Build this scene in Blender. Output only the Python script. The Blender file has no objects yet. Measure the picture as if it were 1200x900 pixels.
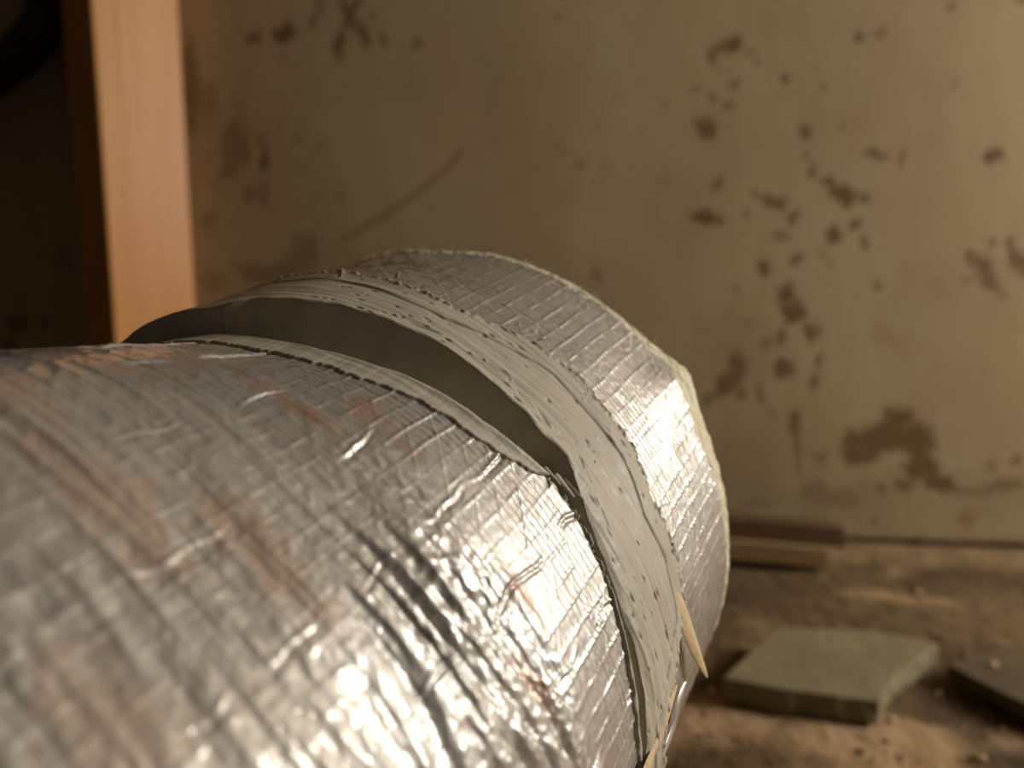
import bpy, bmesh, math, random
import numpy as np
from mathutils import Vector, Matrix

random.seed(7)
rng = np.random.default_rng(7)
scene = bpy.context.scene
col = scene.collection

# ------------------------------------------------------------------ camera
CAM_H = 0.42
PITCH = math.radians(8.0)
F_PX = 900.0
cd = bpy.data.cameras.new('camera'); cam = bpy.data.objects.new('camera', cd); col.objects.link(cam)
cam.location = (0, 0, CAM_H)
cam.rotation_euler = (math.radians(90) - PITCH, 0, 0)
cd.sensor_fit = 'HORIZONTAL'; cd.sensor_width = 36.0; cd.lens = 36.0 * F_PX / 1200.0
cd.clip_start = 0.01; cd.clip_end = 50
cd.dof.use_dof = True; cd.dof.focus_distance = 0.272; cd.dof.aperture_fstop = 5.3
scene.camera = cam

# ------------------------------------------------------------------ world, light, exposure
world = bpy.data.worlds.new('world'); scene.world = world; world.use_nodes = True
bg = world.node_tree.nodes['Background']
bg.inputs['Color'].default_value = (1.0, 0.88, 0.74, 1); bg.inputs['Strength'].default_value = 0.026
ld = bpy.data.lights.new('window_daylight', 'AREA'); lo = bpy.data.objects.new('window_daylight', ld); col.objects.link(lo)
ld.shape = 'RECTANGLE'; ld.size = 0.60; ld.size_y = 0.70
ld.energy = 41; ld.color = (1.0, 0.945, 0.85)
lo.location = (2.1, 0.42, 1.05)
lo.rotation_euler = (Vector((-0.2, 0.55, 0.42)) - Vector(lo.location)).to_track_quat('-Z', 'Y').to_euler()
vs = scene.view_settings
vs.view_transform = 'Standard'; vs.look = 'None'; vs.gamma = 1.0; vs.use_curve_mapping = False; vs.exposure = 0.2

# ------------------------------------------------------------------ helpers
def tag(o, label=None, cat=None, group=None, kind=None):
    if label: o['label'] = label
    if cat: o['category'] = cat
    if group: o['group'] = group
    if kind: o['kind'] = kind
    return o

def empty(name, loc=(0, 0, 0)):
    o = bpy.data.objects.new(name, None); col.objects.link(o); o.location = loc; o.empty_display_size = 0.05
    return o

def link(name, me, mat, parent=None):
    o = bpy.data.objects.new(name, me); col.objects.link(o)
    if mat: me.materials.append(mat)
    if parent:
        o.parent = parent
        o.matrix_parent_inverse = Matrix.Translation(parent.location).inverted()
    return o

def grid_mesh(name, P, wrap=False, attrs=None, flip=False, smooth=True):
    """P: (n, m, 3) array of points -> quad grid; attrs: dict of (n, m) point attributes"""
    n, m, _ = P.shape
    idx = np.arange(n * m).reshape(n, m)
    if wrap: idx = np.concatenate([idx, idx[:, :1]], axis=1)
    q = np.stack([idx[:-1, :-1], idx[:-1, 1:], idx[1:, 1:], idx[1:, :-1]], axis=-1).reshape(-1, 4)
    if flip: q = q[:, ::-1]
    me = bpy.data.meshes.new(name)
    me.vertices.add(n * m); me.vertices.foreach_set('co', np.ascontiguousarray(P, dtype=np.float32).ravel())
    me.loops.add(q.size); me.loops.foreach_set('vertex_index', np.ascontiguousarray(q, dtype=np.int32).ravel())
    me.polygons.add(len(q)); me.polygons.foreach_set('loop_start', np.arange(0, q.size, 4, dtype=np.int32))
    me.update(calc_edges=True)
    if smooth: me.polygons.foreach_set('use_smooth', np.ones(len(q), dtype=bool))
    for k, a in (attrs or {}).items():
        at = me.attributes.new(k, 'FLOAT', 'POINT'); at.data.foreach_set('value', np.ascontiguousarray(a, dtype=np.float32).ravel())
    me.validate(); me.update()
    return me

_perm = rng.permutation(4096)
_ang = rng.random(4096) * 2 * np.pi
def perlin(x, y, seed=0):
    x = np.asarray(x, float); y = np.asarray(y, float)
    x, y = np.broadcast_arrays(x, y)
    xi = np.floor(x).astype(int); yi = np.floor(y).astype(int); xf = x - xi; yf = y - yi
    def g(ix, iy, dx, dy):
        h = _ang[_perm[(_perm[(ix + seed * 131) % 4096] + iy + seed * 57) % 4096]]
        return np.cos(h) * dx + np.sin(h) * dy
    u = xf * xf * xf * (xf * (xf * 6 - 15) + 10); v = yf * yf * yf * (yf * (yf * 6 - 15) + 10)
    a = g(xi, yi, xf, yf); b = g(xi + 1, yi, xf - 1, yf); c = g(xi, yi + 1, xf, yf - 1); d = g(xi + 1, yi + 1, xf - 1, yf - 1)
    return ((a + (b - a) * u) * (1 - v) + (c + (d - c) * u) * v) * 1.5
def fbm(x, y, oct=4, seed=0, gain=0.5):
    r = 0; a = 1.0; t = 0
    for k in range(oct):
        r = r + a * perlin(x * 2 ** k, y * 2 ** k, seed + k * 7); t += a; a *= gain
    return r / t
def sstep(a, b, x):
    t = np.clip((x - a) / (b - a), 0, 1); return t * t * (3 - 2 * t)

def nonuniform(segs):
    """segs: list of (start, end, step)"""
    out = []
    for a, b, st in segs:
        n = max(1, int(round((b - a) / st))); out.append(np.linspace(a, b, n, endpoint=False))
    out.append(np.array([segs[-1][1]]))
    return np.concatenate(out)

# places in the photograph turned into places on the room's surfaces
def ray(x, y):
    v = np.array([x - 600.0, y - 450.0, F_PX]); c, s = math.cos(PITCH), math.sin(PITCH)
    w = np.array([v[0], v[2] * c - v[1] * s, -v[2] * s - v[1] * c]); return w / np.linalg.norm(w)
EYE = np.array([0, 0, CAM_H])
def on_floor(x, y, z=0.0):
    q = ray(x, y); return EYE + q * ((z - CAM_H) / q[2])
def at_depth(x, y, Y):
    q = ray(x, y); return EYE + q * (Y / q[1])

# ------------------------------------------------------------------ materials
class NT:
    def __init__(s, name):
        s.m = bpy.data.materials.new(name); s.m.use_nodes = True; s.t = s.m.node_tree; s.n = s.t.nodes; s.b = s.n['Principled BSDF']
    def add(s, typ, **kw):
        n = s.n.new(typ)
        for k, v in kw.items(): setattr(n, k, v)
        return n
    def lk(s, a, b): s.t.links.new(a, b)
    def coords(s, scale=(1, 1, 1)):
        tc = s.add('ShaderNodeTexCoord'); mp = s.add('ShaderNodeMapping'); mp.inputs['Scale'].default_value = scale
        s.lk(tc.outputs['Object'], mp.inputs['Vector']); return mp.outputs['Vector']
    def noise(s, vec, scale, detail=4, rough=0.55, dist=0.0):
        n = s.add('ShaderNodeTexNoise'); n.inputs['Scale'].default_value = scale; n.inputs['Detail'].default_value = detail
        n.inputs['Roughness'].default_value = rough; n.inputs['Distortion'].default_value = dist
        if vec is not None: s.lk(vec, n.inputs['Vector'])
        return n.outputs['Fac']
    def ramp(s, fac, stops):
        r = s.add('ShaderNodeValToRGB'); e = r.color_ramp.elements
        while len(e) < len(stops): e.new(0.5)
        for el, (p, c) in zip(e, stops): el.position = p; el.color = (*c, 1) if len(c) == 3 else c
        s.lk(fac, r.inputs['Fac']); return r.outputs['Color']
    def mix(s, fac, a, b):
        n = s.add('ShaderNodeMix', data_type='RGBA')
        for sock, v in ((n.inputs[0], fac), (n.inputs[6], a), (n.inputs[7], b)):
            if isinstance(v, (int, float)): sock.default_value = v
            elif isinstance(v, tuple): sock.default_value = (*v, 1)
            else: s.lk(v, sock)
        return n.outputs[2]
    def maprange(s, v, a, b, c, d):
        n = s.add('ShaderNodeMapRange'); n.clamp = True
        s.lk(v, n.inputs[0])
        for i, x in enumerate((a, b, c, d)): n.inputs[1 + i].default_value = x
        return n.outputs[0]
    def math(s, op, a, b=0.5):
        n = s.add('ShaderNodeMath', operation=op)
        for sock, v in ((n.inputs[0], a), (n.inputs[1], b)):
            if isinstance(v, (int, float)): sock.default_value = v
            else: s.lk(v, sock)
        return n.outputs[0]
    def attr(s, name):
        a = s.add('ShaderNodeAttribute'); a.attribute_name = name; return a.outputs['Fac']
    def bump(s, h, dist, strength=1.0, prev=None):
        b = s.add('ShaderNodeBump'); b.inputs['Distance'].default_value = dist; b.inputs['Strength'].default_value = strength
        s.lk(h, b.inputs['Height'])
        if prev is not None: s.lk(prev, b.inputs['Normal'])
        return b.outputs['Normal']
    def set(s, **kw):
        for k, v in kw.items():
            sock = s.b.inputs[k.replace('_', ' ')]
            if isinstance(v, (int, float)): sock.default_value = v
            elif isinstance(v, tuple): sock.default_value = (*v, 1)
            else: s.lk(v, sock)
        return s.m

def srgb(r, g, b):
    f = lambda c: (c / 255 / 12.92) if c / 255 <= 0.04045 else ((c / 255 + 0.055) / 1.055) ** 2.4
    return (f(r), f(g), f(b))

def mat_wall():
    t = NT('stained_plaster'); v = t.coords()
    n1 = t.noise(v, 2.2, 4); n2 = t.noise(t.coords((1.0, 1.0, 0.18)), 22, 4); n3 = t.noise(v, 160, 3)
    base = t.ramp(n1, [(0.3, srgb(156, 135, 104)), (0.5, srgb(166, 148, 114)), (0.7, srgb(163, 150, 112))])
    base = t.mix(t.maprange(n2, 0.45, 0.75, 0, 0.35), base, srgb(152, 130, 98))
    rust = t.mix(t.math('MULTIPLY', t.attr('rust'), 0.42), base, srgb(150, 98, 66))
    grime = t.mix(t.math('MULTIPLY', t.attr('grime'), 0.75), rust, srgb(120, 98, 62))
    dark = t.ramp(n3, [(0.3, srgb(96, 70, 38)), (0.7, srgb(112, 84, 48))])
    c = t.mix(t.attr('stain'), grime, dark)
    nb = t.bump(n3, 0.0005, 0.3)
    return t.set(Base_Color=c, Roughness=0.9, Normal=nb)

def mat_floor():
    t = NT('dusty_earth'); v = t.coords()
    a = t.noise(v, 5, 5); b = t.noise(v, 70, 5, 0.65); 
    c = t.ramp(a, [(0.32, srgb(70, 53, 28)), (0.5, srgb(92, 71, 41)), (0.68, srgb(116, 92, 60))])
    c = t.mix(t.maprange(b, 0.5, 0.75, 0, 0.5), c, srgb(60, 42, 22))
    c = t.mix(t.attr('dust'), c, srgb(172, 142, 106))
    nb = t.bump(b, 0.004, 0.7)
    return t.set(Base_Color=c, Roughness=0.95, Normal=nb)

def mat_wood(name, c1, c2, c3, axis_scale=(1, 1, 0.05), rough=0.55, k=60):
    t = NT(name); v = t.coords(axis_scale)
    g = t.noise(v, k, 4, 0.6, 0.6); l = t.noise(t.coords((1, 1, 0.6)), 4.5, 3)
    c = t.ramp(l, [(0.3, c1), (0.7, c2)])
    c = t.mix(t.maprange(g, 0.42, 0.75, 0, 0.4), c, c3)
    return t.set(Base_Color=c, Roughness=rough, Normal=t.bump(g, 0.0012, 0.5))

def mat_foil():
    t = NT('scrim_foil'); v = t.coords()
    r = t.noise(v, 45, 4)
    rough = t.maprange(r, 0.3, 0.7, 0.36, 0.50)
    dustn = t.noise(v, 16, 5, 0.6)
    dust = t.math('MULTIPLY', t.maprange(dustn, 0.38, 0.72, 0.05, 0.55), t.attr('dust'))
    c = t.mix(t.attr('wear_reflection'), (0.46, 0.448, 0.425), srgb(158, 112, 84))
    c = t.mix(dust, c, srgb(172, 153, 126))
    metal = t.math('SUBTRACT', 0.66, t.math('MULTIPLY', dust, 0.6)); metal = t.math('SUBTRACT', metal, t.math('MULTIPLY', t.attr('wear_reflection'), 0.3))
    cn = t.bump(t.noise(v, 620, 2, 0.6), 0.00012, 0.3)
    nb = t.bump(t.noise(v, 620, 2, 0.6), 0.00018, 0.35)
    nb = t.bump(t.noise(v, 130, 2, 0.6), 0.0005, 0.25, nb)
    return t.set(Base_Color=c, Metallic=metal, Roughness=t.math('ADD', rough, t.math('MULTIPLY', dust, 0.3)), Normal=nb, Coat_Weight=t.math('SUBTRACT', 1.0, t.math('MULTIPLY', dust, 1.2)), Coat_Roughness=0.08, Coat_IOR=1.55, Coat_Normal=cn)

def mat_mastic():
    t = NT('grey_mastic'); v = t.coords()
    a = t.noise(v, 38, 4); b = t.noise(v, 900, 2)
    c = t.ramp(a, [(0.3, srgb(166, 159, 144)), (0.7, srgb(180, 173, 157))])
    c = t.mix(t.attr('pit'), c, srgb(70, 60, 46))
    nb = t.bump(b, 0.0003, 0.35)
    return t.set(Base_Color=c, Roughness=t.maprange(t.noise(v, 120, 3), 0.3, 0.7, 0.42, 0.62), Normal=nb, Specular_IOR_Level=0.35)

def mat_plain(name, c1, c2, scale, rough=0.8, metal=0.0, bump=0.002, detail=4):
    t = NT(name); v = t.coords(); n = t.noise(v, scale, detail, 0.6)
    return t.set(Base_Color=t.ramp(n, [(0.3, c1), (0.7, c2)]), Roughness=rough, Metallic=metal, Normal=t.bump(t.noise(v, scale * 4, 4), bump, 0.6))

M_wall = mat_wall(); M_floor = mat_floor()
M_post = mat_wood('orange_pine', srgb(194, 126, 50), srgb(202, 144, 74), srgb(164, 96, 36), (1, 1, 0.04), 0.45, 40)
M_ceiling = mat_wood('ceiling_timber', srgb(150, 112, 76), srgb(130, 94, 62), srgb(96, 66, 42), (1, 0.06, 1), 0.7)
M_plaster = mat_plain('pale_ceiling_plaster', srgb(190, 176, 150), srgb(210, 198, 172), 3, 0.9, 0, 0.002)  # kept pale to brighten what the foil reflects
M_foil = mat_foil(); M_mastic = mat_mastic()
M_fiber = mat_plain('yellow_fibreglass', srgb(208, 200, 166), srgb(224, 216, 190), 60, 0.75, 0, 0.003)
M_kraft = mat_plain('tan_kraft_paper', srgb(190, 162, 122), srgb(212, 188, 150), 90, 0.7, 0, 0.001)
M_galv = mat_plain('galvanised_sheet', srgb(130, 130, 128), srgb(160, 160, 158), 30, 0.4, 1.0, 0.0003)
M_rubber = mat_plain('black_rubber', srgb(16, 15, 14), srgb(26, 24, 22), 40, 0.6, 0, 0.001)
M_slab = mat_plain('greenish_stone', srgb(112, 102, 74), srgb(134, 122, 92), 22, 0.85, 0, 0.003)
M_slab_dark = mat_plain('brown_slate', srgb(74, 60, 38), srgb(96, 80, 52), 25, 0.85, 0, 0.003)
M_board_dark = mat_wood('dark_board', srgb(84, 58, 32), srgb(98, 70, 40), srgb(52, 34, 18), (0.06, 1, 1), 0.8)
M_board_tan = mat_wood('weathered_board', srgb(134, 106, 68), srgb(148, 118, 78), srgb(100, 74, 44), (0.06, 1, 1), 0.85)
M_mortar = mat_plain('mortar', srgb(104, 82, 54), srgb(136, 112, 78), 22, 0.95, 0, 0.005)
M_chip_pale = mat_plain('pale_chip', srgb(190, 160, 128), srgb(206, 180, 150), 120, 0.85, 0, 0.001)
M_chip_brown = mat_plain('brown_grit', srgb(110, 82, 52), srgb(150, 118, 82), 120, 0.9, 0, 0.001)

# ------------------------------------------------------------------ the room: back wall
WALL_SLOPE = -0.12
WD = np.array([1, WALL_SLOPE, 0]); WD /= np.linalg.norm(WD)
WN = np.array([WALL_SLOPE, -1, 0]); WN /= np.linalg.norm(WN)          # towards the room
W0 = np.array([0, 1.151 - 0.533 * WALL_SLOPE, 0])
def on_wall(x, y):
    q = ray(x, y); t = ((W0 - EYE) @ WN) / (q @ WN); P = EYE + q * t
    return (P - W0) @ WD, P[2]

STAINS = [  # centre x, y, radius x, y, turn, strength: patches of mould and lost paint, and a dark strip beside the post
 (858,53,11,9,0,.9),(835,66,6,14,8,.8),(845,57,8,5,0,.8),(812,105,9,4,30,.45),(832,113,7,6,0,.6),(860,98,6,6,0,.7),(852,124,6,5,0,.7),(885,72,4,6,0,.6),(877,62,5,5,0,.4),
 (827,152,13,12,0,.9),(815,143,5,7,0,.8),(838,215,10,10,0,.75),(822,255,16,7,0,.95),(843,257,5,6,0,.7),(905,240,16,8,28,.85),(885,228,8,4,45,.7),(917,233,5,8,0,.6),
 (928,255,5,9,25,.7),(914,277,14,6,10,.65),(873,250,5,6,0,.5),(920,92,5,6,0,.7),(955,80,5,4,0,.35),(963,100,5,6,0,.4),(952,116,4,4,0,.3),(940,155,6,10,-20,.8),(986,147,4,6,0,.3),
 (1005,44,6,7,0,.85),(1029,38,7,6,0,.6),(1113,7,5,6,0,.6),(1117,100,4,7,0,.5),(1024,183,15,7,4,.8),(1056,184,5,10,0,.7),(1163,184,10,9,0,.95),(950,203,8,9,0,.8),(944,185,5,7,-30,.4),
 (970,213,9,9,0,.9),(985,230,19,12,35,.95),(1010,232,9,6,20,.75),(1001,262,6,8,0,.85),(975,277,8,12,0,.9),(1013,285,6,8,0,.8),(962,297,5,5,0,.4),(1195,2,6,5,0,.6),
 (892,315,7,11,-30,.85),(932,304,8,6,-20,.75),(970,307,5,6,0,.5),(1027,336,6,6,0,.75),(918,345,10,13,0,.95),(930,368,13,14,0,.95),(950,390,9,12,-20,.95),(914,396,5,13,6,.8),
 (896,404,6,6,30,.5),(918,433,12,11,0,.95),(958,424,5,7,0,.8),(953,447,5,9,0,.75),(862,432,13,18,10,.8),(850,452,12,16,35,.85),(835,466,14,5,-20,.8),(866,462,5,10,0,.7),(890,458,5,12,0,.6),(860,340,5,5,0,.35),
 (872,382,6,6,0,.25),(1138,303,9,10,0,.75),(1150,315,10,13,0,.85),(1160,333,10,11,0,.8),(1170,345,6,8,0,.5),(1160,287,6,8,30,.75),(1130,327,5,5,0,.4),(1180,286,6,9,0,.75),(1190,303,13,12,0,.85),(1198,318,10,10,0,.7),
 (1040,514,40,18,0,.95),(1050,492,17,16,0,.95),(1005,534,26,12,0,.9),(1000,515,14,12,0,.9),(1076,520,17,24,0,.95),(1078,548,22,16,0,.95),(1100,566,22,9,10,.95),(960,536,10,7,0,.5),(1060,570,14,8,0,.8),
 (1130,578,26,7,0,.55),(1175,570,26,8,-10,.6),(1192,540,7,6,0,.7),(1160,548,7,6,0,.4),(930,497,6,16,0,.8),(932,525,5,18,0,.6),(935,548,4,10,0,.5),(1031,573,6,8,0,.8),
 (955,575,18,12,0,.4),(985,586,24,12,0,.35),(1022,613,6,6,0,.45),(1130,608,12,10,0,.35),(885,590,16,8,0,.4),(902,484,4,8,0,.4),
 (333,38,15,12,0,.95),(296,44,12,8,0,.8),(330,68,5,7,0,.5),(366,25,6,8,0,.7),(373,8,6,12,10,.5),(406,14,5,24,-24,.8),(410,14,5,22,22,.8),(397,52,5,19,4,.85),(424,40,7,16,-25,.75),(447,47,6,9,0,.55),(487,51,6,6,0,.65),(435,18,6,5,0,.5),
 (275,168,17,26,0,.55),(268,200,11,12,0,.55),(309,190,7,9,0,.9),(306,165,6,16,0,.5),(290,228,8,8,0,.6),(306,228,6,18,0,.45),(280,130,8,16,0,.3),(350,165,6,8,0,.25),(373,175,6,8,0,.35),(400,228,4,9,0,.35),(352,198,8,6,0,.2),
 (244,260,10,12,0,.5),(352,296,16,24,0,.45),(330,318,26,12,-20,.5),(240,120,12,26,0,.4),(222,100,9,60,0,.7),(250,330,14,14,0,.4),(300,320,18,10,0,.5),(285,315,14,8,0,.4),
 (652,18,5,6,0,.3),(680,193,5,5,0,.45),(723,115,6,5,0,.2),(775,125,6,6,0,.25),(697,325,6,9,0,.5),(655,175,7,6,0,.2),(590,183,5,5,0,.2),(775,212,5,12,20,.2),(710,200,6,6,0,.2),
 (20,380,12,14,0,.7),(50,376,8,8,0,.6),(22,352,10,10,0,.4),(75,300,12,16,0,.4),(10,410,14,14,0,.6)]
RUST = [(1065,322,5,18,-15,.8),(1078,312,12,5,10,.5),(1100,337,12,12,0,.8),(1090,325,10,6,-20,.5),(1034,388,14,10,15,.9),(1046,402,10,12,0,.7),(1070,402,9,10,0,.55),(1060,430,16,20,0,.3),(582,225,10,10,0,.5),(1140,610,30,20,0,.4),(800,250,30,60,0,.35),(640,150,60,120,0,.3),(520,120,50,90,0,.25),(1110,470,60,60,0,.4),(880,390,40,50,0,.3)]
GRIME = [(870,560,50,60,0,.5),(980,590,110,26,0,.5),(1150,580,90,26,0,.35),(300,220,70,130,0,.35),(340,330,90,50,0,.5),(860,430,50,60,0,.35),(920,520,60,60,0,.35),(480,100,200,20,0,.12),(575,130,7,60,3,.3),(560,330,120,40,0,.25)]
SCUFF = [(402,280),(440,258),(470,240),(500,217),(522,198),(537,180)]

def wall_z_profile(z): return -0.010 * sstep(0.012, 0.0, z)
wa = nonuniform([(-1.9, -0.95, 0.03), (-0.95, 0.95, 0.0026), (0.95, 2.7, 0.03)])
wz = nonuniform([(0.0, 1.15, 0.0026), (1.15, 1.75, 0.03)])
A, Z = np.meshgrid(wa, wz, indexing='ij')
def paint(blobs, warp, soft):
    out = np.zeros_like(A)
    wx = fbm(A * 45, Z * 45, 3, 11) * warp; wy = fbm(A * 45, Z * 45, 3, 23) * warp
    fx = fbm(A * 160, Z * 160, 2, 31) * warp * 0.45
    for (x, y, rx, ry, rot, st) in blobs:
        a0, z0 = on_wall(x, y); a1, _ = on_wall(x + 1, y); _, z1 = on_wall(x, y + 1)
        ka, kz = abs(a1 - a0), abs(z1 - z0); R = max(rx, ry) * 2.2
        i0, i1 = np.searchsorted(wa, [a0 - R * ka, a0 + R * ka]); j0, j1 = np.searchsorted(wz, [z0 - R * kz, z0 + R * kz])
        if i1 <= i0 or j1 <= j0: continue
        S = np.s_[i0:i1, j0:j1]
        scl = 0.5 + 0.5 * min(1.0, min(rx, ry) / 10.0)
        dx = (A[S] - a0) / ka + (wx[S] + fx[S]) * scl; dy = -(Z[S] - z0) / kz + (wy[S] - fx[S]) * scl
        c, s = math.cos(math.radians(rot)), math.sin(math.radians(rot))
        d = np.hypot((dx * c + dy * s) / rx, (-dx * s + dy * c) / ry)
        out[S] = np.maximum(out[S], st * sstep(1 + soft, 1 - soft, d))
    return out
stain = paint(STAINS, 11, 0.34); rust = paint(RUST, 22, 0.5); grime = paint(GRIME, 40, 0.75)
for (p, q) in zip(SCUFF[:-1], SCUFF[1:]):
    a0, z0 = on_wall(*p); a1, z1 = on_wall(*q); L2 = (a1 - a0) ** 2 + (z1 - z0) ** 2
    t = np.clip(((A - a0) * (a1 - a0) + (Z - z0) * (z1 - z0)) / L2, 0, 1)
    d = np.hypot(A - a0 - t * (a1 - a0), Z - z0 - t * (z1 - z0))
    stain = np.maximum(stain, 0.42 * sstep(0.0085, 0.003, d))
spk = fbm(A * 30, Z * 22, 2, 71); spk2 = fbm(A * 75, Z * 60, 2, 77)
stain = np.maximum(stain, 0.35 * sstep(0.42, 0.55, spk2) * sstep(0.05, 0.3, spk))
grime = np.maximum(grime, 0.5 * sstep(0.06, 0.0, Z))
h = -0.0008 * stain + 0.004 * fbm(A * 2.2, Z * 2.2, 2, 41) + 0.0003 * fbm(A * 14, Z * 9, 2, 47) - 0.012 * sstep(0.018, 0.006, Z + 0.004 * fbm(A * 14, Z * 0, 3, 5))
P = W0 + A[..., None] * WD + np.stack([0 * Z, 0 * Z, Z], -1) + h[..., None] * WN
wall = link('wall_back', grid_mesh('wall_back', P, attrs=dict(stain=stain, rust=rust, grime=grime), flip=False), M_wall)
tag(wall, kind='structure')

# ------------------------------------------------------------------ floor of dusty earth
fx = nonuniform([(-2.0, 0.05, 0.05), (0.05, 0.95, 0.004), (0.95, 2.7, 0.05)])
fy = nonuniform([(-1.2, 0.55, 0.05), (0.55, 1.25, 0.004), (1.25, 1.6, 0.05)])
X, Y = np.meshgrid(fx, fy, indexing='ij')
fine = sstep(0.0, 0.12, X) * sstep(1.0, 0.9, X) * sstep(0.5, 0.6, Y)
hz = 0.006 * fbm(X * 6, Y * 6, 3, 3) + fine * (0.0045 * fbm(X * 26, Y * 26, 4, 9) + 0.0022 * np.abs(fbm(X * 90, Y * 90, 3, 13)))
hz = hz - 0.006
dust = sstep(0.05, 0.45, fbm(X * 5 + 3, Y * 9, 4, 19) + 0.5 * sstep(0.76, 0.63, Y) + 0.22 * sstep(0.6, 0.9, X)) * 0.8  # patchy dust, with a paler tone towards the front and the right
floor = link('floor', grid_mesh('floor', np.stack([X, Y, hz], -1), attrs=dict(dust=dust), flip=True), M_floor)
tag(floor, kind='structure')
def floor_z(x, y):
    return float(hz[np.clip(np.searchsorted(fx, x), 0, len(fx) - 1), np.clip(np.searchsorted(fy, y), 0, len(fy) - 1)])

# mortar fillet along the foot of the wall
ta = nonuniform([(-1.8, 0.0, 0.03), (0.0, 0.95, 0.006), (0.95, 2.6, 0.03)]); tu = np.linspace(0, 1, 9)
TA, TU = np.meshgrid(ta, tu, indexing='ij')
wdt = 0.055 + 0.012 * fbm(TA * 9, 0 * TA, 3, 61); out = 0.002 + wdt * TU
zz = np.where(TU < 0.99, 0.010 * (1 - TU ** 3) + 0.003 * fbm(TA * 22, TU * 3, 3, 63), -0.012)
P = W0 + TA[..., None] * WD + out[..., None] * WN + np.stack([0 * zz, 0 * zz, zz], -1)
tag(link('trim_1', grid_mesh('trim_1', P, flip=True), M_mortar), kind='structure')

# ceiling and joists out of view, added for the foil to reflect
def box_mesh(name, sx, sy, sz, bev=0.003, seg=2, cuts=0, warp=None):
    bm = bmesh.new(); bmesh.ops.create_cube(bm, size=1)
    bmesh.ops.scale(bm, vec=(sx, sy, sz), verts=bm.verts)
    if cuts:
        ax = max(range(3), key=lambda i: (sx, sy, sz)[i])
        ed = [e for e in bm.edges if abs((e.verts[0].co - e.verts[1].co)[ax]) > 0.5 * (sx, sy, sz)[ax]]
        bmesh.ops.subdivide_edges(bm, edges=ed, cuts=cuts)
    if bev: bmesh.ops.bevel(bm, geom=[e for e in bm.edges if len(e.link_faces) == 2 and e.calc_face_angle(0) > 0.5], offset=bev, segments=seg, affect='EDGES', profile=0.6)
    if warp:
        for v in bm.verts: v.co = Vector(warp(v.co))
    me = bpy.data.meshes.new(name); bm.to_mesh(me); bm.free()
    return me
cm = box_mesh('unseen_ceiling', 4.6, 2.9, 0.03, 0)
ceil = link('unseen_ceiling', cm, M_plaster); ceil.location = (0.35, 0.1, 1.765); tag(ceil, kind='structure')
jm = box_mesh('unseen_joist', 0.06, 2.75, 0.16, 0.004); jm.materials.append(M_ceiling)
for k in range(7):
    j = bpy.data.objects.new('unseen_joist', jm); col.objects.link(j); j.parent = ceil; j.location = (-1.9 + k * 0.55, -0.02, -0.095)

# ------------------------------------------------------------------ the duct
DC = np.array([-0.17564127, 0.14489791, 0.21771476])                 # point of the axis nearest to the eye
DD = np.array([0.45702617, 0.86170942, 0.22041769]); DD /= np.linalg.norm(DD)
DU = np.array([0.57668078, -0.47574152, 0.66416059]); DU /= np.linalg.norm(DU)
DV = np.cross(DD, DU)
R0 = 0.15
S_BACK = -0.46
base_pt = DC + DD * S_BACK + np.array([0, 0, -R0])
duct = empty('insulated_duct', (float(base_pt[0]), float(base_pt[1]), 0.0))
tag(duct, 'foil wrapped round duct with a grey sealant band around its joint', 'duct')

def surf(S, T, Rr):
    c, s = np.cos(T)[..., None], np.sin(T)[..., None]
    return DC + S[..., None] * DD + Rr[..., None] * (c * DU + s * DV)
def duct_hit(x, y, R=R0):
    q = ray(x, y); w = EYE - DC; qp = q - DD * (q @ DD); w2 = w - DD * (w @ DD)
    a = qp @ qp; b = qp @ w2; c = w2 @ w2 - R * R; disc = max(b * b - a * c, 0)
    t = (-b - math.sqrt(disc)) / a; p = EYE + q * t; n = p - DC; s = n @ DD; n = n - DD * s
    return s, math.atan2(n @ DV, n @ DU)
deg = np.degrees
TH = np.radians(nonuniform([(-180, -80, 2.5), (-80, -62, 0.8), (-62, 56, 0.2), (56, 80, 0.8), (80, 177.5, 2.5)]))
THM = np.radians(nonuniform([(-180, -80, 2.5), (-80, -64, 0.8), (-64, 56, 0.16), (56, 80, 0.8), (80, 177.5, 2.5)]))
def curve(T, pts):
    p = np.array(pts); return np.interp(deg(T), p[:, 0], p[:, 1])

# where the joint runs (distance along the duct against angle round it)
def e_far(T):   # mastic / far jacket
    return e_far_line(T) + 0.0022 * perlin(deg(T) / 3.2, 0 * T, 91) + 0.0012 * perlin(deg(T) / 0.9, 0 * T, 92)
def e_far_line(T):
    return curve(T, [(-180, .25), (-60, .252), (-45, .252), (-35, .250), (-22, .247), (-14, .254), (-5, .261), (2, .259), (9.5, .259), (18, .250), (25, .251), (33, .245), (36.5, .231), (39.6, .2235), (42, .213), (44, .208), (60, .208), (90, .245), (180, .25)])
def g_near(T):  # near lip of the open groove
    return curve(T, [(-180, .197), (-60, .190), (-41, .190), (-31, .191), (-22, .194), (-14, .196), (-6, .198), (2, .204), (6, .2075), (10, .2065), (20, .2015), (27, .1965), (31, .194), (38, .190), (44, .188), (60, .19), (180, .197)]) + 0.0006 * perlin(deg(T) / 4.0, 0 * T, 93)
def g_width(T):
    w = curve(T, [(-180, 0), (-62, 0), (-54, .001), (-49, .007), (-43, .015), (-30, .0205), (-20, .0205), (-12, .0195), (-4, .0165), (0, .012), (4, .0105), (7, .006), (9.5, .0035), (12, .002), (15, .0012), (25, .001), (28, .0028), (33, .0036), (38, .003), (43, .002), (60, 0), (180, 0)])
    return np.maximum(w + 0.0012 * perlin(deg(T) / 4.5, 0 * T, 94) * sstep(.002, .01, w), 0)
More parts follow.
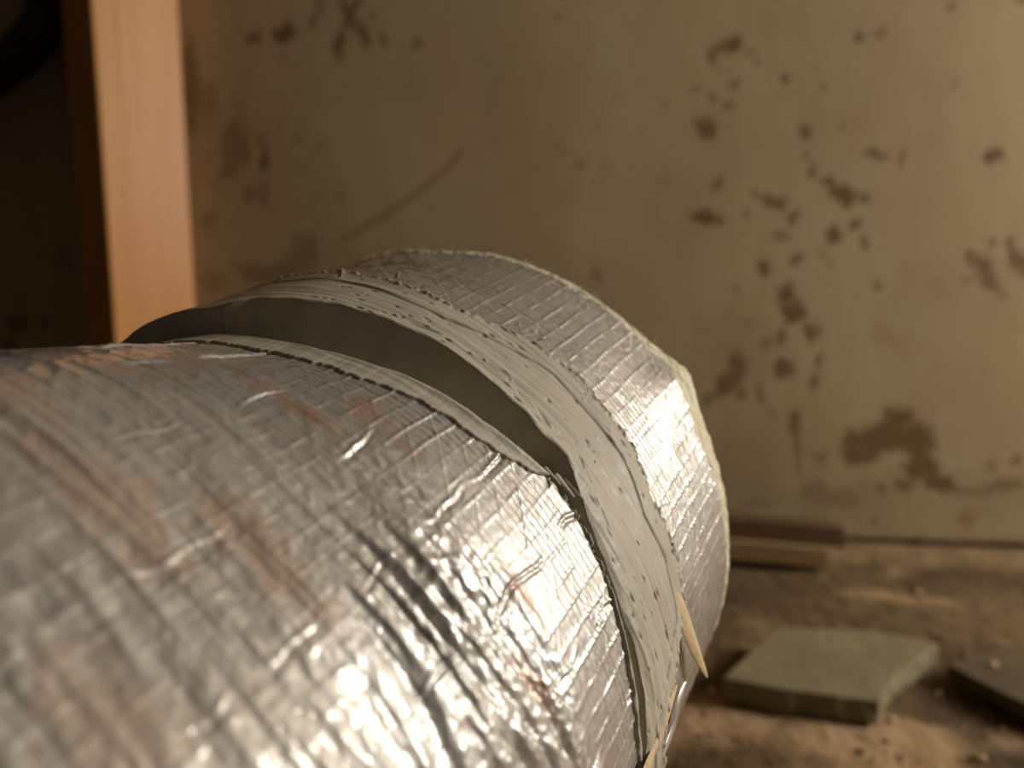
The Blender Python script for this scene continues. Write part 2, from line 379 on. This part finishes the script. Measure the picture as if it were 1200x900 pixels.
def g_depth(T):
    return curve(T, [(-180, 0), (-58, 0), (-53, .004), (-47, .016), (-38, .030), (-12, .036), (0, .028), (5, .014), (9, .007), (12, .003), (24, .002), (28, .006), (38, .006), (44, .002), (60, 0), (180, 0)])
def e_near(T):  # mastic / near jacket
    w = curve(T, [(-180, .006), (-60, .014), (-38, .0125), (-30, .0115), (-22, .0125), (-14, .0095), (-8, .0085), (-2, .0078), (2, .006), (4.5, .0012), (7, .0006), (12, .0012), (20, .0014), (26, .0022), (34, .003), (44, .003), (180, .006)])
    return g_near(T) - np.maximum(w + 0.0011 * perlin(deg(T) / 2.1, 0 * T, 95) + 0.0006 * perlin(deg(T) / 0.7, 0 * T, 96), 0.0003)
def r_near(S, T):  # the near jacket is pinched at its lip on the crown and swells towards the eye
    w = sstep(np.radians(-6), np.radians(-42), T) * sstep(np.radians(-170), np.radians(-80), T)
    k = np.clip(-0.27 * (S - 0.152), -0.0145, 0.017)
    return R0 + w * k - 0.0010 * sstep(0.17, 0.197, S) * (1 - w)

def threads(x, pitch, width, jit_seed, other):
    """raised scrim threads at x = k * pitch, slightly wandering"""
    xx = x / pitch + 0.10 * perlin(other * 0.9, x / pitch * 0.35, jit_seed)
    k = np.round(xx); d = (xx - k) * pitch
    amp = 0.55 + 0.45 * np.sin(k * 12.9898 + jit_seed) 
    brk = sstep(-0.35, 0.2, perlin(other * 2.3 + k * 3.1, k * 1.7, jit_seed + 3))
    return np.exp(-(d / width) ** 2) * (0.35 + 0.65 * amp) * (0.25 + 0.75 * brk)

def foil_relief(S, T, wr):
    D = deg(T); arc = T * R0 * 1000; sm = S * 1000
    # long folds running round the duct
    wv = perlin(sm / 30, D / 26, 51) * 6
    f1 = perlin((sm + wv) / 9.0, D / 30, 52); f1 = 1 - np.sqrt(f1 * f1 + 0.02) * 2.0
    f2 = perlin((sm + wv * 0.7) / 4.2, D / 19, 53); f2 = 1 - np.sqrt(f2 * f2 + 0.02) * 2.0
    f3 = perlin((sm + wv * 0.5) / 2.0, D / 12, 57)
    hgt = wr * (0.0018 * f1 + 0.0006 * f2 + 0.00015 * f3)
    # crumple
    cr = np.abs(perlin(sm / 7 + 3, arc / 9, 54)) + 0.5 * np.abs(perlin(sm / 3.2, arc / 4.2, 55))
    hgt = hgt - (0.00016 + 0.0007 * wr) * cr
    return hgt

def scrim(S, T, strength=1.0):
    arc = T * R0 * 1000; sm = S * 1000
    circ = threads(sm, 3.1, 0.42, 1.0 .__int__(), arc / 22)
    axial = threads(arc, 7.4, 0.5, 4, sm / 20)
    diag = threads((arc * 0.8 + sm * 0.9), 11.0, 0.42, 8, sm / 16)
    return strength * (0.00042 * circ + 0.00042 * axial + 0.00022 * diag)

def creases(S, T):
    """sharp kinks across the jacket where the folds break"""
    D = deg(T); sm = S * 1000
    x = D / 11.5 + 0.12 * perlin(sm / 14, D / 11.5, 83) + 0.15
    k = np.round(x); d = (x - k) * 11.5 * np.pi / 180 * 150
    m = sstep(-0.25, 0.25, perlin(sm / 26 + k * 5.3, k * 2.7, 84))
    return m * (np.exp(-(d / 0.55) ** 2) * 0.00075 - np.exp(-((d - 1.5) / 0.7) ** 2) * 0.0006)

def blob_attr(S, T, pts):
    out = np.zeros_like(S)
    for (x, y, ls, lt, st) in pts:
        s0, t0 = duct_hit(x, y)
        n = fbm(S * 260, T * 22, 3, 66) * 0.9
        d = np.hypot((S - s0) / ls, (T - t0) / np.radians(lt)) + n
        out = np.maximum(out, st * sstep(1.15, 0.55, d))
    return out

# near jacket
sv = nonuniform([(S_BACK, -0.02, 0.02), (-0.02, 0.04, 0.003), (0.04, 0.2085, 0.00055)])
S, T = np.meshgrid(sv, TH, indexing='ij')
lip = np.minimum(g_near(T), 0.208)
S2 = np.where(S > 0.15, 0.15 + (S - 0.15) * (lip - 0.15) / (0.2085 - 0.15), S)
fold = 0.40 + 0.9 * sstep(0.105, 0.13, S2) * sstep(0.165, 0.15, S2) * sstep(np.radians(-12), np.radians(6), T) 
fold = fold * (1 - 0.85 * sstep(0.150, 0.168, S2 + 0.006 * perlin(deg(T) / 9, 0 * T, 98)))
Rr = r_near(S2, T) + foil_relief(S2, T, fold) + scrim(S2, T, 0.45 + 0.75 * sstep(0.15, 0.18, S2)) + creases(S2, T) * (0.3 + 0.6 * sstep(0.10, 0.14, S2))
Rr = Rr - 0.006 * sstep(0.0009, 0.0, lip - S2)
wear_reflection = blob_attr(S2, T, [(432, 478, .007, 3.5, .6), (355, 482, .004, 4.5, .7), (305, 452, .004, 4, .5), (75, 448, .008, 6, .5), (300, 640, .007, 9, .5), (130, 610, .009, 9, .45), (470, 520, .003, 4, .4), (612, 700, .003, 4, .5), (628, 800, .003, 5, .6), (30, 520, .008, 6, .4), (120, 840, .010, 7, .35)])  # tan-pink patches: worn foil and warm reflections painted into the colour
dustA = np.clip(0.25 + 0.75 * sstep(0.165, 0.09, S2) + 0.5 * sstep(np.radians(-18), np.radians(-40), T), 0, 1)
link('foil_jacket', grid_mesh('foil_jacket', surf(S2, T, Rr), wrap=True, attrs=dict(wear_reflection=wear_reflection, dust=dustA), flip=True), M_foil, duct)

# far jacket
def s_core(T): return curve(T, [(-180, .325), (-60, .318), (-42, .316), (-33, .328), (-18, .332), (-4, .3345), (4, .3385), (9, .3415), (12, .3405), (25, .3335), (40, .327), (60, .325), (180, .325)])
def core_w(T): return curve(T, [(-180, .002), (-60, .002), (-12, .0012), (0, .004), (6, .009), (10, .014), (16, .0135), (28, .009), (40, .004), (60, .002), (180, .002)])
sv = np.linspace(0.0, 1.0, 250)
U, T = np.meshgrid(sv, TH, indexing='ij')
s1 = s_core(T) - core_w(T) + 0.0006 * perlin(deg(T) / 1.5, 0 * T, 99); sb = curve(T, [(-180, .226), (31, .226), (40, .200), (62, .200), (90, .226), (180, .226)]); S2 = sb + U * (s1 - sb)
kink = 0.0028 * np.exp(-((deg(T) - 9.5) / 5.5) ** 2) * sstep(.29, .335, S2)
r_far = lambda S, T: R0 - 0.0012 + 0.0042 * np.exp(-((deg(T) - 9.5) / 5.0) ** 2) * sstep(.28, .335, S)
Rr = r_far(S2, T) + foil_relief(S2, T, 0.07 + 0 * S2) + scrim(S2, T, 1.0) + creases(S2, T) * 0.15
# torn slit low on the jacket beside the mastic
s0, t0 = duct_hit(783, 846); sA, tA = duct_hit(787, 828); sB, tB = duct_hit(779, 868)
Rr = Rr - 0.011 * sstep(1.1, 0.75, np.hypot((S2 - s0 + 0.0 * T) / 0.0035, (T - t0) / abs(tB - tA) / 0.62))
Rr = Rr - 0.004 * sstep(0.0025, 0.0, s1 - S2)
wear_reflection = blob_attr(S2, T, [(640, 330, .02, 4, .25)])
dustA = np.clip(0.15 + 0.85 * sstep(np.radians(-8), np.radians(-36), T), 0, 1)
link('foil_jacket', grid_mesh('foil_jacket', surf(S2, T, Rr), wrap=True, attrs=dict(wear_reflection=wear_reflection, dust=dustA), flip=True), M_foil, duct)

# fibreglass batt showing at the cut end, and the sheet metal liner inside it
prof = [(0.200, 0.140), (0.226, 0.1425)]
U, T = np.meshgrid(np.linspace(0, 1, 60), TH, indexing='ij')
s1 = s_core(T) - core_w(T); se = s_core(T)
Sx = np.where(U < 0.5, s1 - 0.008 + (U / 0.5) * (se - s1 + 0.008), se - 0.004 * np.sin((U - 0.5) / 0.5 * 6))
Rx = np.where(U < 0.5, r_far(s1, T) - 0.0022 + 0.0026 * np.sin(np.minimum(U / 0.5, 1) * np.pi * 0.7) - 0.004 * sstep(0.44, 0.5, U), 0.1465 - (U - 0.5) / 0.5 * 0.0445)
Rx = Rx + 0.0008 * fbm(deg(T) / 2.5, Sx * 400, 3, 101) ; Sx = Sx + 0.0008 * fbm(deg(T) / 1.6, U * 9, 3, 103)
link('fibreglass_batt', grid_mesh('fibreglass_batt', surf(Sx, T, Rx), wrap=True, flip=True), M_fiber, duct)
T = np.radians(np.arange(0, 360, 4.0)); ss = np.array([0.336, 0.336, 0.30, -0.44]); rr = np.array([0.1035, 0.1005, 0.1000, 0.1000])
S, T = np.meshgrid(ss, T, indexing='ij'); Rm = np.broadcast_to(rr[:, None], S.shape)
link('liner_pipe', grid_mesh('liner_pipe', surf(S, T, Rm), wrap=True), M_galv, duct)
# back end face, out of view behind the eye
T = np.radians(np.arange(0, 360, 4.0)); S, T = np.meshgrid(np.array([S_BACK, S_BACK + .002]), T, indexing='ij')
link('fibreglass_batt', grid_mesh('fibreglass_batt', surf(S, T, np.broadcast_to(np.array([[0.151], [0.1]]), S.shape)), wrap=True), M_fiber, duct)
# fuzz of loose fibres along the crown of the cut end
V = []; Fc = []
for k in range(420):
    t = math.radians(random.uniform(-58, 5)); s = float(s_core(np.array(t))) - random.uniform(-.001, .012); r = R0 - 0.001
    p = DC + s * DD + r * (math.cos(t) * DU + math.sin(t) * DV); nrm = math.cos(t) * DU + math.sin(t) * DV; tang = -math.sin(t) * DU + math.cos(t) * DV
    d = nrm * random.uniform(.0, .22) + tang * random.uniform(-1, 1) + DD * random.uniform(-.6, .6); d /= np.linalg.norm(d)
    side = np.cross(d, rng.normal(size=3)); side *= 0.00007 / np.linalg.norm(side); L = random.uniform(.002, .006)
    pts = [p + d * L * u + nrm * (-0.15 * L * u * u) for u in (0, .5, 1)]
    b = len(V)
    for q in pts: V += [q - side, q + side]
    Fc += [(b, b + 1, b + 3, b + 2), (b + 2, b + 3, b + 5, b + 4)]
me = bpy.data.meshes.new('fibre_fuzz'); me.from_pydata([tuple(v) for v in V], [], Fc); me.update()
fz = link('fibre_fuzz', me, M_fiber, duct); fz['kind'] = 'stuff'

# mastic band, with the open groove in it
sv = nonuniform([(0.166, 0.187, 0.0005), (0.187, 0.228, 0.00028), (0.228, 0.268, 0.0004)])
S, T = np.meshgrid(sv, THM, indexing='ij'); D = deg(T)
gn = g_near(T); gw = g_width(T); gd = g_depth(T); gf = gn + gw; ef = e_far(T); en = e_near(T)
lo_r = r_near(np.minimum(S, gn), T); hi_r = R0 + 0 * S
fr = sstep(0, 1, (S - gn) / np.maximum(gw, 0.004)); Rb = lo_r * (1 - fr) + hi_r * fr
arc = T * R0 * 1000; sm = S * 1000
wv = 1.6 * perlin(sm / 40, D / 22, 111)
streak = perlin((sm + wv) / 1.5, D / 60, 112) * 0.00012 + perlin((sm + wv) / 3.8, D / 70, 113) * 0.00035 + perlin((sm + wv) / 0.8, D / 40, 117) * 0.00004
lump = fbm(sm / 14, arc / 40, 2, 114) * 0.0007
rough_low = sstep(np.radians(3), np.radians(14), T)
streak = streak * (1 + 0.9 * rough_low * sstep(.012, .0, S - gf))
thick = (0.0020 + streak + lump) * (0.30 + 0.70 * sstep(0.0, 0.012, S - en))
# lap of the second coat
lapA = e_far_line(T) - 0.0125 + 0.0012 * perlin(D / 9, 0 * D, 115) + 0.0012 * sstep(0, 30, D); thick = thick + 0.0006 * sstep(-0.0006, 0.0006, S - lapA) - 0.0005 * np.exp(-((S - lapA) / 0.0007) ** 2) * sstep(-0.4, 0.3, perlin(D / 12, 0 * D, 141))
lapB = gf + 0.0085 + 0.0012 * perlin(D / 7, 0 * D, 116); brk = sstep(-0.2, 0.3, perlin(D / 5, 0 * D, 118))
thick = thick - brk * 0.0006 * np.exp(-((S - lapB) / 0.0006) ** 2) + 0.0005 * sstep(0.0006, -0.0006, S - lapB)
# the free rim along the groove curls up a little
thick = thick + 0.0012 * np.exp(-((S - gf - 0.0012) / 0.0016) ** 2) * sstep(.004, .012, gw) + 0.0005 * np.exp(-((S - gn + 0.001) / 0.0012) ** 2)
edge = np.minimum(ef - S, S - en)
ridge = 0.0010 * (0.5 + perlin(D / 2.2, 0 * D, 119)) * np.exp(-((ef - S - 0.0012) / 0.0011) ** 2)
lowr = 0.0006 * perlin(D / 1.1, S * 700, 120) * np.exp(-((ef - S - 0.001) / 0.0018) ** 2)
cov = np.where(ef - S < S - en, sstep(0.0, 0.0010, edge), sstep(-0.0004, 0.0016, edge))
Rm = Rb + (thick + ridge + lowr) * cov - (1 - cov) * 0.0035
wall_w = np.maximum(np.minimum(0.0011, gw * 0.45), 1e-5)
ins = np.minimum(S - gn, gf - S); wall_f = np.where(gw > .006, gw * (0.42 + 0.14 * fbm(D / 5, sm / 30, 3, 151)), wall_w)
gm = np.minimum(sstep(0.0, 1.0, (S - gn) / wall_w), np.clip((gf - S) / wall_f, 0, 1) ** 0.75) * (gw > 0.0006) * (S > gn) * (S < gf)
floorish = 0.0015 * fbm(sm / 6, arc / 14, 3, 121)
Rm = Rm - gm * (gd * (0.75 + 0.25 * np.sin(np.clip(ins / np.maximum(gw, 1e-5), 0, .5) * np.pi)) + floorish * sstep(.004, .015, gd))
pit = np.zeros_like(S)
for k in range(190):
    if k < 120:
        t0 = math.radians(random.uniform(-40, 44)); u = random.uniform(0.03, 0.98); a = float(gf[0, np.searchsorted(THM, t0)]); b = float(ef[0, np.searchsorted(THM, t0)]); s0 = a + (b - a) * u
    else:
        t0 = math.radians(random.uniform(-45, 44)); j = np.searchsorted(THM, t0); s0 = float(random.choice((ef, lapB, ef))[0, j]) - random.uniform(0, .0014)
    rs = random.uniform(.00025, .0006); rt = rs * random.uniform(1, 4.5)
    i0, i1 = np.searchsorted(sv, [s0 - 4 * rs, s0 + 4 * rs]); j0, j1 = np.searchsorted(THM, [t0 - 4 * rt / R0, t0 + 4 * rt / R0]); W = np.s_[i0:i1, j0:j1]
    g = np.exp(-((S[W] - s0) / rs) ** 2 - ((T[W] - t0) * R0 / rt) ** 2)
    sign = -1 if random.random() < 0.6 else 0.6
    Rm[W] += sign * g * random.uniform(.0004, .0011)
link('mastic_band', grid_mesh('mastic_band', surf(S, T, Rm), wrap=True, attrs=dict(pit=pit), flip=True), M_mastic, duct)

def duct_point(x, y, lift=0.0):
    s, t = duct_hit(x, y); return DC + s * DD + (R0 + lift) * (math.cos(t) * DU + math.sin(t) * DV)
def sheet(name, rows, mat, parent, thick=0.0006):
    """a small torn sheet from rows of points, given thickness"""
    Pn = np.array(rows); me = grid_mesh(name, Pn); o = link(name, me, mat, parent)
    so = o.modifiers.new('thickness', 'SOLIDIFY'); so.thickness = thick; so.offset = 0
    sd = o.modifiers.new('smooth', 'SUBSURF'); sd.levels = 2; sd.render_levels = 2
    return o
# torn tongue curling off the sealant
sheet('torn_tongue', [[duct_point(778, 690, .0005), duct_point(785, 686, .0025), duct_point(792, 684, .0008)],
                      [duct_point(787, 722, .0018), duct_point(793, 716, .0042), duct_point(799, 716, .0024)],
                      [duct_point(793, 752, .003), duct_point(799, 746, .0058), duct_point(804, 746, .0038)],
                      [duct_point(803, 776, .0045), duct_point(807, 772, .0062), duct_point(810, 772, .005)],
                      [duct_point(811, 790, .006), duct_point(812, 789, .0064), duct_point(813, 789, .006)]], M_kraft, duct)
# web and strings of sealant sagging across the narrow end of the groove
sheet('sealant_web', [[duct_point(612, 486, .0010), duct_point(632, 505, -.003), duct_point(622, 528, -.012)],
                      [duct_point(642, 508, .0016), duct_point(652, 532, -.003), duct_point(646, 552, -.010)],
                      [duct_point(670, 540, .0020), duct_point(674, 560, -.001), duct_point(668, 575, -.007)],
                      [duct_point(693, 590, .0016), duct_point(694, 596, .0012), duct_point(692, 600, .000)]], M_mastic, duct, 0.0008)
for (x0, y0, x1, y1, w) in [(653, 553, 668, 586, 7), (640, 545, 652, 572, 5), (664, 557, 680, 590, 6)]:
    sheet('sealant_string', [[duct_point(x0 + (x1 - x0) * u - w * b, y0 + (y1 - y0) * u + w * .5 * b, -.0015 + .003 * u + (.001 if k == 1 else 0)) for k, b in enumerate((-.5 * (1 - .6 * u), 0, .5 * (1 - .6 * u)))] for u in (0, .33, .66, 1)], M_mastic, duct, 0.0008)
# ragged paper edge below it
rows = []
for i, (x, y, w) in enumerate([(784, 800, 3), (781, 816, 6), (776, 834, 8), (771, 850, 9), (764, 868, 9), (757, 884, 10), (749, 904, 11), (740, 925, 11)]):
    j = random.uniform(-1.5, 1.5)
    rows.append([duct_point(x - w / 2 + j, y, .0022), duct_point(x + j, y - 1, .0032 + random.uniform(-.0008, .0008)), duct_point(x + w / 2 + j, y, .0016)])
sheet('torn_paper_edge', rows, M_kraft, duct)
rows = []
for i, (x, y, w) in enumerate([(800, 796, 2), (795, 812, 4), (790, 830, 4), (787, 850, 4), (778, 872, 4), (768, 895, 5), (758, 920, 5)]):
    rows.append([duct_point(x - w / 2, y, .0008), duct_point(x, y, .0022), duct_point(x + w / 2, y, .0008)])
sheet('torn_foil_edge', rows, M_foil, duct, 0.0004)
# shreds of sealant standing up along the crown
for (x, y, dx, dy, w) in [(398, 332, 6, -6, 3), (462, 334, 6, -4, 4), (492, 345, 7, 1, 3), (600, 388, 5, -2, 3), (628, 405, 5, 2, 2.5)]:
    rows = [[duct_point(x - w, y, .002), duct_point(x, y - 1, .0026), duct_point(x + w, y + 1, .002)],
            [duct_point(x + dx * .5 - w * .7, y + dy * .4, .0035), duct_point(x + dx * .5, y + dy * .6, .0042), duct_point(x + dx * .5 + w * .7, y + dy * .4, .005)],
            [duct_point(x + dx - 1, y + dy, .004), duct_point(x + dx, y + dy, .0042), duct_point(x + dx + 1, y + dy, .004)]]
    sheet('sealant_shred', rows, M_mastic, duct, 0.0005)

# ------------------------------------------------------------------ timber post
PK = 1.20
pa = math.radians(43.6); fdir = np.array([math.cos(pa), math.sin(pa), 0]); sdir = np.array([-math.sin(pa), math.cos(pa), 0])
pA = np.array([-0.479, 0.925, 0]) * PK; pw, pt = 0.0987 * PK, 0.118 * PK
pc = pA + fdir * pw / 2 + sdir * pt / 2
PH = 1.672
pm = box_mesh('wooden_post', pw, pt, PH, 0.004, 3)
post = link('wooden_post', pm, M_post); post.location = (pc[0], pc[1], PH / 2 - 0.004); post.rotation_euler = (0, 0, pa)
tag(post, 'orange-brown sawn timber post standing against the stained wall', 'post')

# ------------------------------------------------------------------ black hose beside the post
def tube(name, pts, rad, mat, n=20, parent=None):
    pts = [Vector(p) for p in pts]
    cu = bpy.data.curves.new(name, 'CURVE'); cu.dimensions = '3D'; sp = cu.splines.new('NURBS'); sp.points.add(len(pts) - 1)
    for q, p in zip(sp.points, pts): q.co = (*p, 1)
    sp.use_endpoint_u = True; sp.order_u = 4; sp.resolution_u = 10
    cu.bevel_depth = rad; cu.bevel_resolution = 6; cu.use_fill_caps = True
    tmp = bpy.data.objects.new(name + '_tmp', cu); col.objects.link(tmp)
    dg = bpy.context.evaluated_depsgraph_get(); me = bpy.data.meshes.new_from_object(tmp.evaluated_get(dg)); me.name = name
    bpy.data.objects.remove(tmp); bpy.data.curves.remove(cu)
    for p in me.polygons: p.use_smooth = True
    return link(name, me, mat, parent)
hp = [(-1.46, 1.20, 0.025), (-1.44, 1.215, 0.12), (-1.36, 1.24, 0.30), at_depth(-260, 330, 1.27), at_depth(-140, 205, 1.265), at_depth(-60, 128, 1.26), at_depth(0, 82, 1.255), at_depth(42, 46, 1.25), at_depth(62, 10, 1.25), (-0.728, 1.258, 0.97), (-0.735, 1.255, 1.2), (-0.74, 1.25, 1.5), (-0.74, 1.25, 1.72)]
hose = tube('black_hose', hp, 0.031, M_rubber)
tag(hose, 'black hose slanting up behind the wooden post', 'hose')

# ------------------------------------------------------------------ broken slabs on the floor
def slab(name, outline, thick, z0, mat, seed, label, cat, group=None, tilt=None):
    """outline: floor points of the top face, counter-clockwise seen from above"""
    r = random.Random(seed); c = np.mean(np.array(outline), axis=0)
    pts = []
    for i, p in enumerate(outline):
        q = outline[(i + 1) % len(outline)]; p = np.array(p[:2]); q = np.array(q[:2]); L = np.linalg.norm(q - p); n = max(2, int(L / 0.012))
        nr = np.array([(q - p)[1], -(q - p)[0]]) / L
        for k in range(n):
            pts.append(p + (q - p) * k / n + nr * r.uniform(-.0012, .0012) * (k > 0))
    bm = bmesh.new(); m = len(pts)
    top = [bm.verts.new((p[0] - c[0], p[1] - c[1], thick)) for p in pts]
    inn = [bm.verts.new(((p[0] - c[0]) * .985, (p[1] - c[1]) * .985, thick + .0015)) for p in pts]
    mid = [bm.verts.new(((p[0] - c[0]) * 1.004 + r.uniform(-.0015, .0015), (p[1] - c[1]) * 1.004 + r.uniform(-.0015, .0015), thick * .45)) for p in pts]
    bot = [bm.verts.new(((p[0] - c[0]) * .99 + r.uniform(-.002, .002), (p[1] - c[1]) * .99 + r.uniform(-.002, .002), r.uniform(0, .002))) for p in pts]
    for i in range(m):
        j = (i + 1) % m
        bm.faces.new((inn[i], top[i], top[j], inn[j])); bm.faces.new((top[i], mid[i], mid[j], top[j])); bm.faces.new((mid[i], bot[i], bot[j], mid[j]))
    f1 = bm.faces.new(inn); f2 = bm.faces.new(bot[::-1])
    bmesh.ops.triangulate(bm, faces=[f1, f2]); bmesh.ops.recalc_face_normals(bm, faces=bm.faces)
    me = bpy.data.meshes.new(name); bm.to_mesh(me); bm.free()
    o = link(name, me, mat); o.location = (c[0], c[1], z0)
    if tilt: o.rotation_euler = tilt
    return tag(o, label, cat, group)
TZ = 0.024
o1 = [on_floor(x, y, TZ) for (x, y) in [(847, 794), (905, 806), (965, 814), (1030, 823), (1038, 806), (1052, 788), (1075, 772), (1100, 755), (1052, 744), (1005, 738), (910, 736)]]
slab('stone_slab', o1, TZ, -0.001, M_slab, 3, 'pale greenish broken stone slab lying on the earth beside the duct', 'slab')
o2 = [on_floor(x, y, .016) for (x, y) in [(1112, 779), (1150, 800), (1200, 824), (1262, 850), (1300, 800), (1240, 765), (1185, 756)]]
slab('slate_fragment', o2, 0.016, -0.001, M_slab_dark, 5, 'dark brown slate fragment at the right edge of the floor', 'slab')

# two boards lying one on the other at the foot of the wall
def board(name, x0, x1, ytop, z_top, depth, thick, mat, label, bow):
    p0 = on_floor(x0, ytop[0], z_top); p1 = on_floor(x1, ytop[1], z_top)
    L = np.linalg.norm(p1 - p0); c = (p0 + p1) / 2; ang = math.atan2(p1[1] - p0[1], p1[0] - p0[0])
    me = box_mesh(name, L, depth, thick, 0.0025, 2, 14, lambda v: (v.x, v.y, v.z - bow * (2 * v.x / L) ** 2 * (v.x > 0)))
    o = link(name, me, mat); o.location = (c[0] - math.sin(ang) * depth / 2, c[1] + math.cos(ang) * depth / 2, z_top - thick / 2); o.rotation_euler = (0, 0, ang)
    return tag(o, label, 'board')
board('weathered_board', 700, 972, (626, 640), 0.036, 0.075, 0.030, M_board_tan, 'weathered tan board lying at the foot of the wall under the darker one', 0.006)
board('dark_board', 690, 992, (601, 614), 0.066, 0.035, 0.0295, M_board_dark, 'dark brown board lying on the weathered one against the wall', 0.008)

# ------------------------------------------------------------------ rubble chips and grit
def chip_mesh(name, r, seed):
    rr = random.Random(seed); bm = bmesh.new(); bmesh.ops.create_icosphere(bm, subdivisions=1, radius=r)
    for v in bm.verts: v.co *= rr.uniform(.7, 1.2); v.co.z *= .7
    me = bpy.data.meshes.new(name); bm.to_mesh(me); bm.free(); return me
CH = [(834, 806, 8, 'pale', 'pale rubble chip beside the left corner of the stone slab'), (888, 814, 6, 'pale', 'pale chip in front of the long edge of the stone slab'),
      (983, 834, 6, 'pale', 'pale chip against the front edge of the stone slab near its right corner'), (1046, 838, 6, 'pale', 'tan chip just right of the front corner of the stone slab'),
      (1165, 781, 7, 'pale', 'whitish chip lying on the dark slate fragment'), (1133, 764, 6, 'brown', 'reddish brown chip behind the tip of the slate fragment'),
      (1150, 882, 11, 'pale', 'largest whitish chip near the bottom right corner'), (1086, 796, 7, 'brown', 'brown clod between the stone slab and the slate'),
      (1100, 808, 5, 'pale', 'small pale chip between the two slabs'), (1075, 692, 7, 'pale', 'pale crumb on the bare earth behind the slabs'), (918, 846, 5, 'brown', 'small brown crumb on the dusty floor before the stone slab')]
for k, (x, y, rp, kd, lb) in enumerate(CH):
    p = on_floor(x, y, 0.0); zt = 0.0
    if 'on the dark slate' in lb: zt = 0.0165; p = on_floor(x, y, zt)
    r = rp * p[1] / 900 * .8
    o = link('rubble_chip', chip_mesh('rubble_chip', r, k), M_chip_pale if kd == 'pale' else M_chip_brown)
    o.location = (p[0], p[1], (zt if zt else floor_z(p[0], p[1])) + r * .4); o.rotation_euler = (0, 0, random.uniform(0, 6))
    tag(o, lb, 'chip', 'rubble chips on the floor')
V = []; Fc = []
ico = bmesh.new(); bmesh.ops.create_icosphere(ico, subdivisions=1, radius=1); iv = np.array([v.co[:] for v in ico.verts]); ifc = [[v.index for v in f.verts] for f in ico.faces]; ico.free()
for k in range(1500):
    x, y = random.uniform(.08, .9), random.uniform(.57, 1.08)
    if perlin(np.array(x * 9), np.array(y * 9), 131) < -0.05: continue
    r = random.uniform(.0008, .0030) * (1 if random.random() < .9 else 1.6)
    b = len(V); s = rng.uniform(.7, 1.25, size=(len(iv), 1))
    V += [tuple(q) for q in (iv * s * np.array([r, r, r * .7]) + np.array([x, y, floor_z(x, y) + r * .25]))]
    Fc += [[b + i for i in f] for f in ifc]
me = bpy.data.meshes.new('floor_grit'); me.from_pydata(V, [], Fc); me.update()
tag(link('floor_grit', me, M_chip_brown), 'fine brown grit scattered over the earth floor', 'grit', kind='stuff')
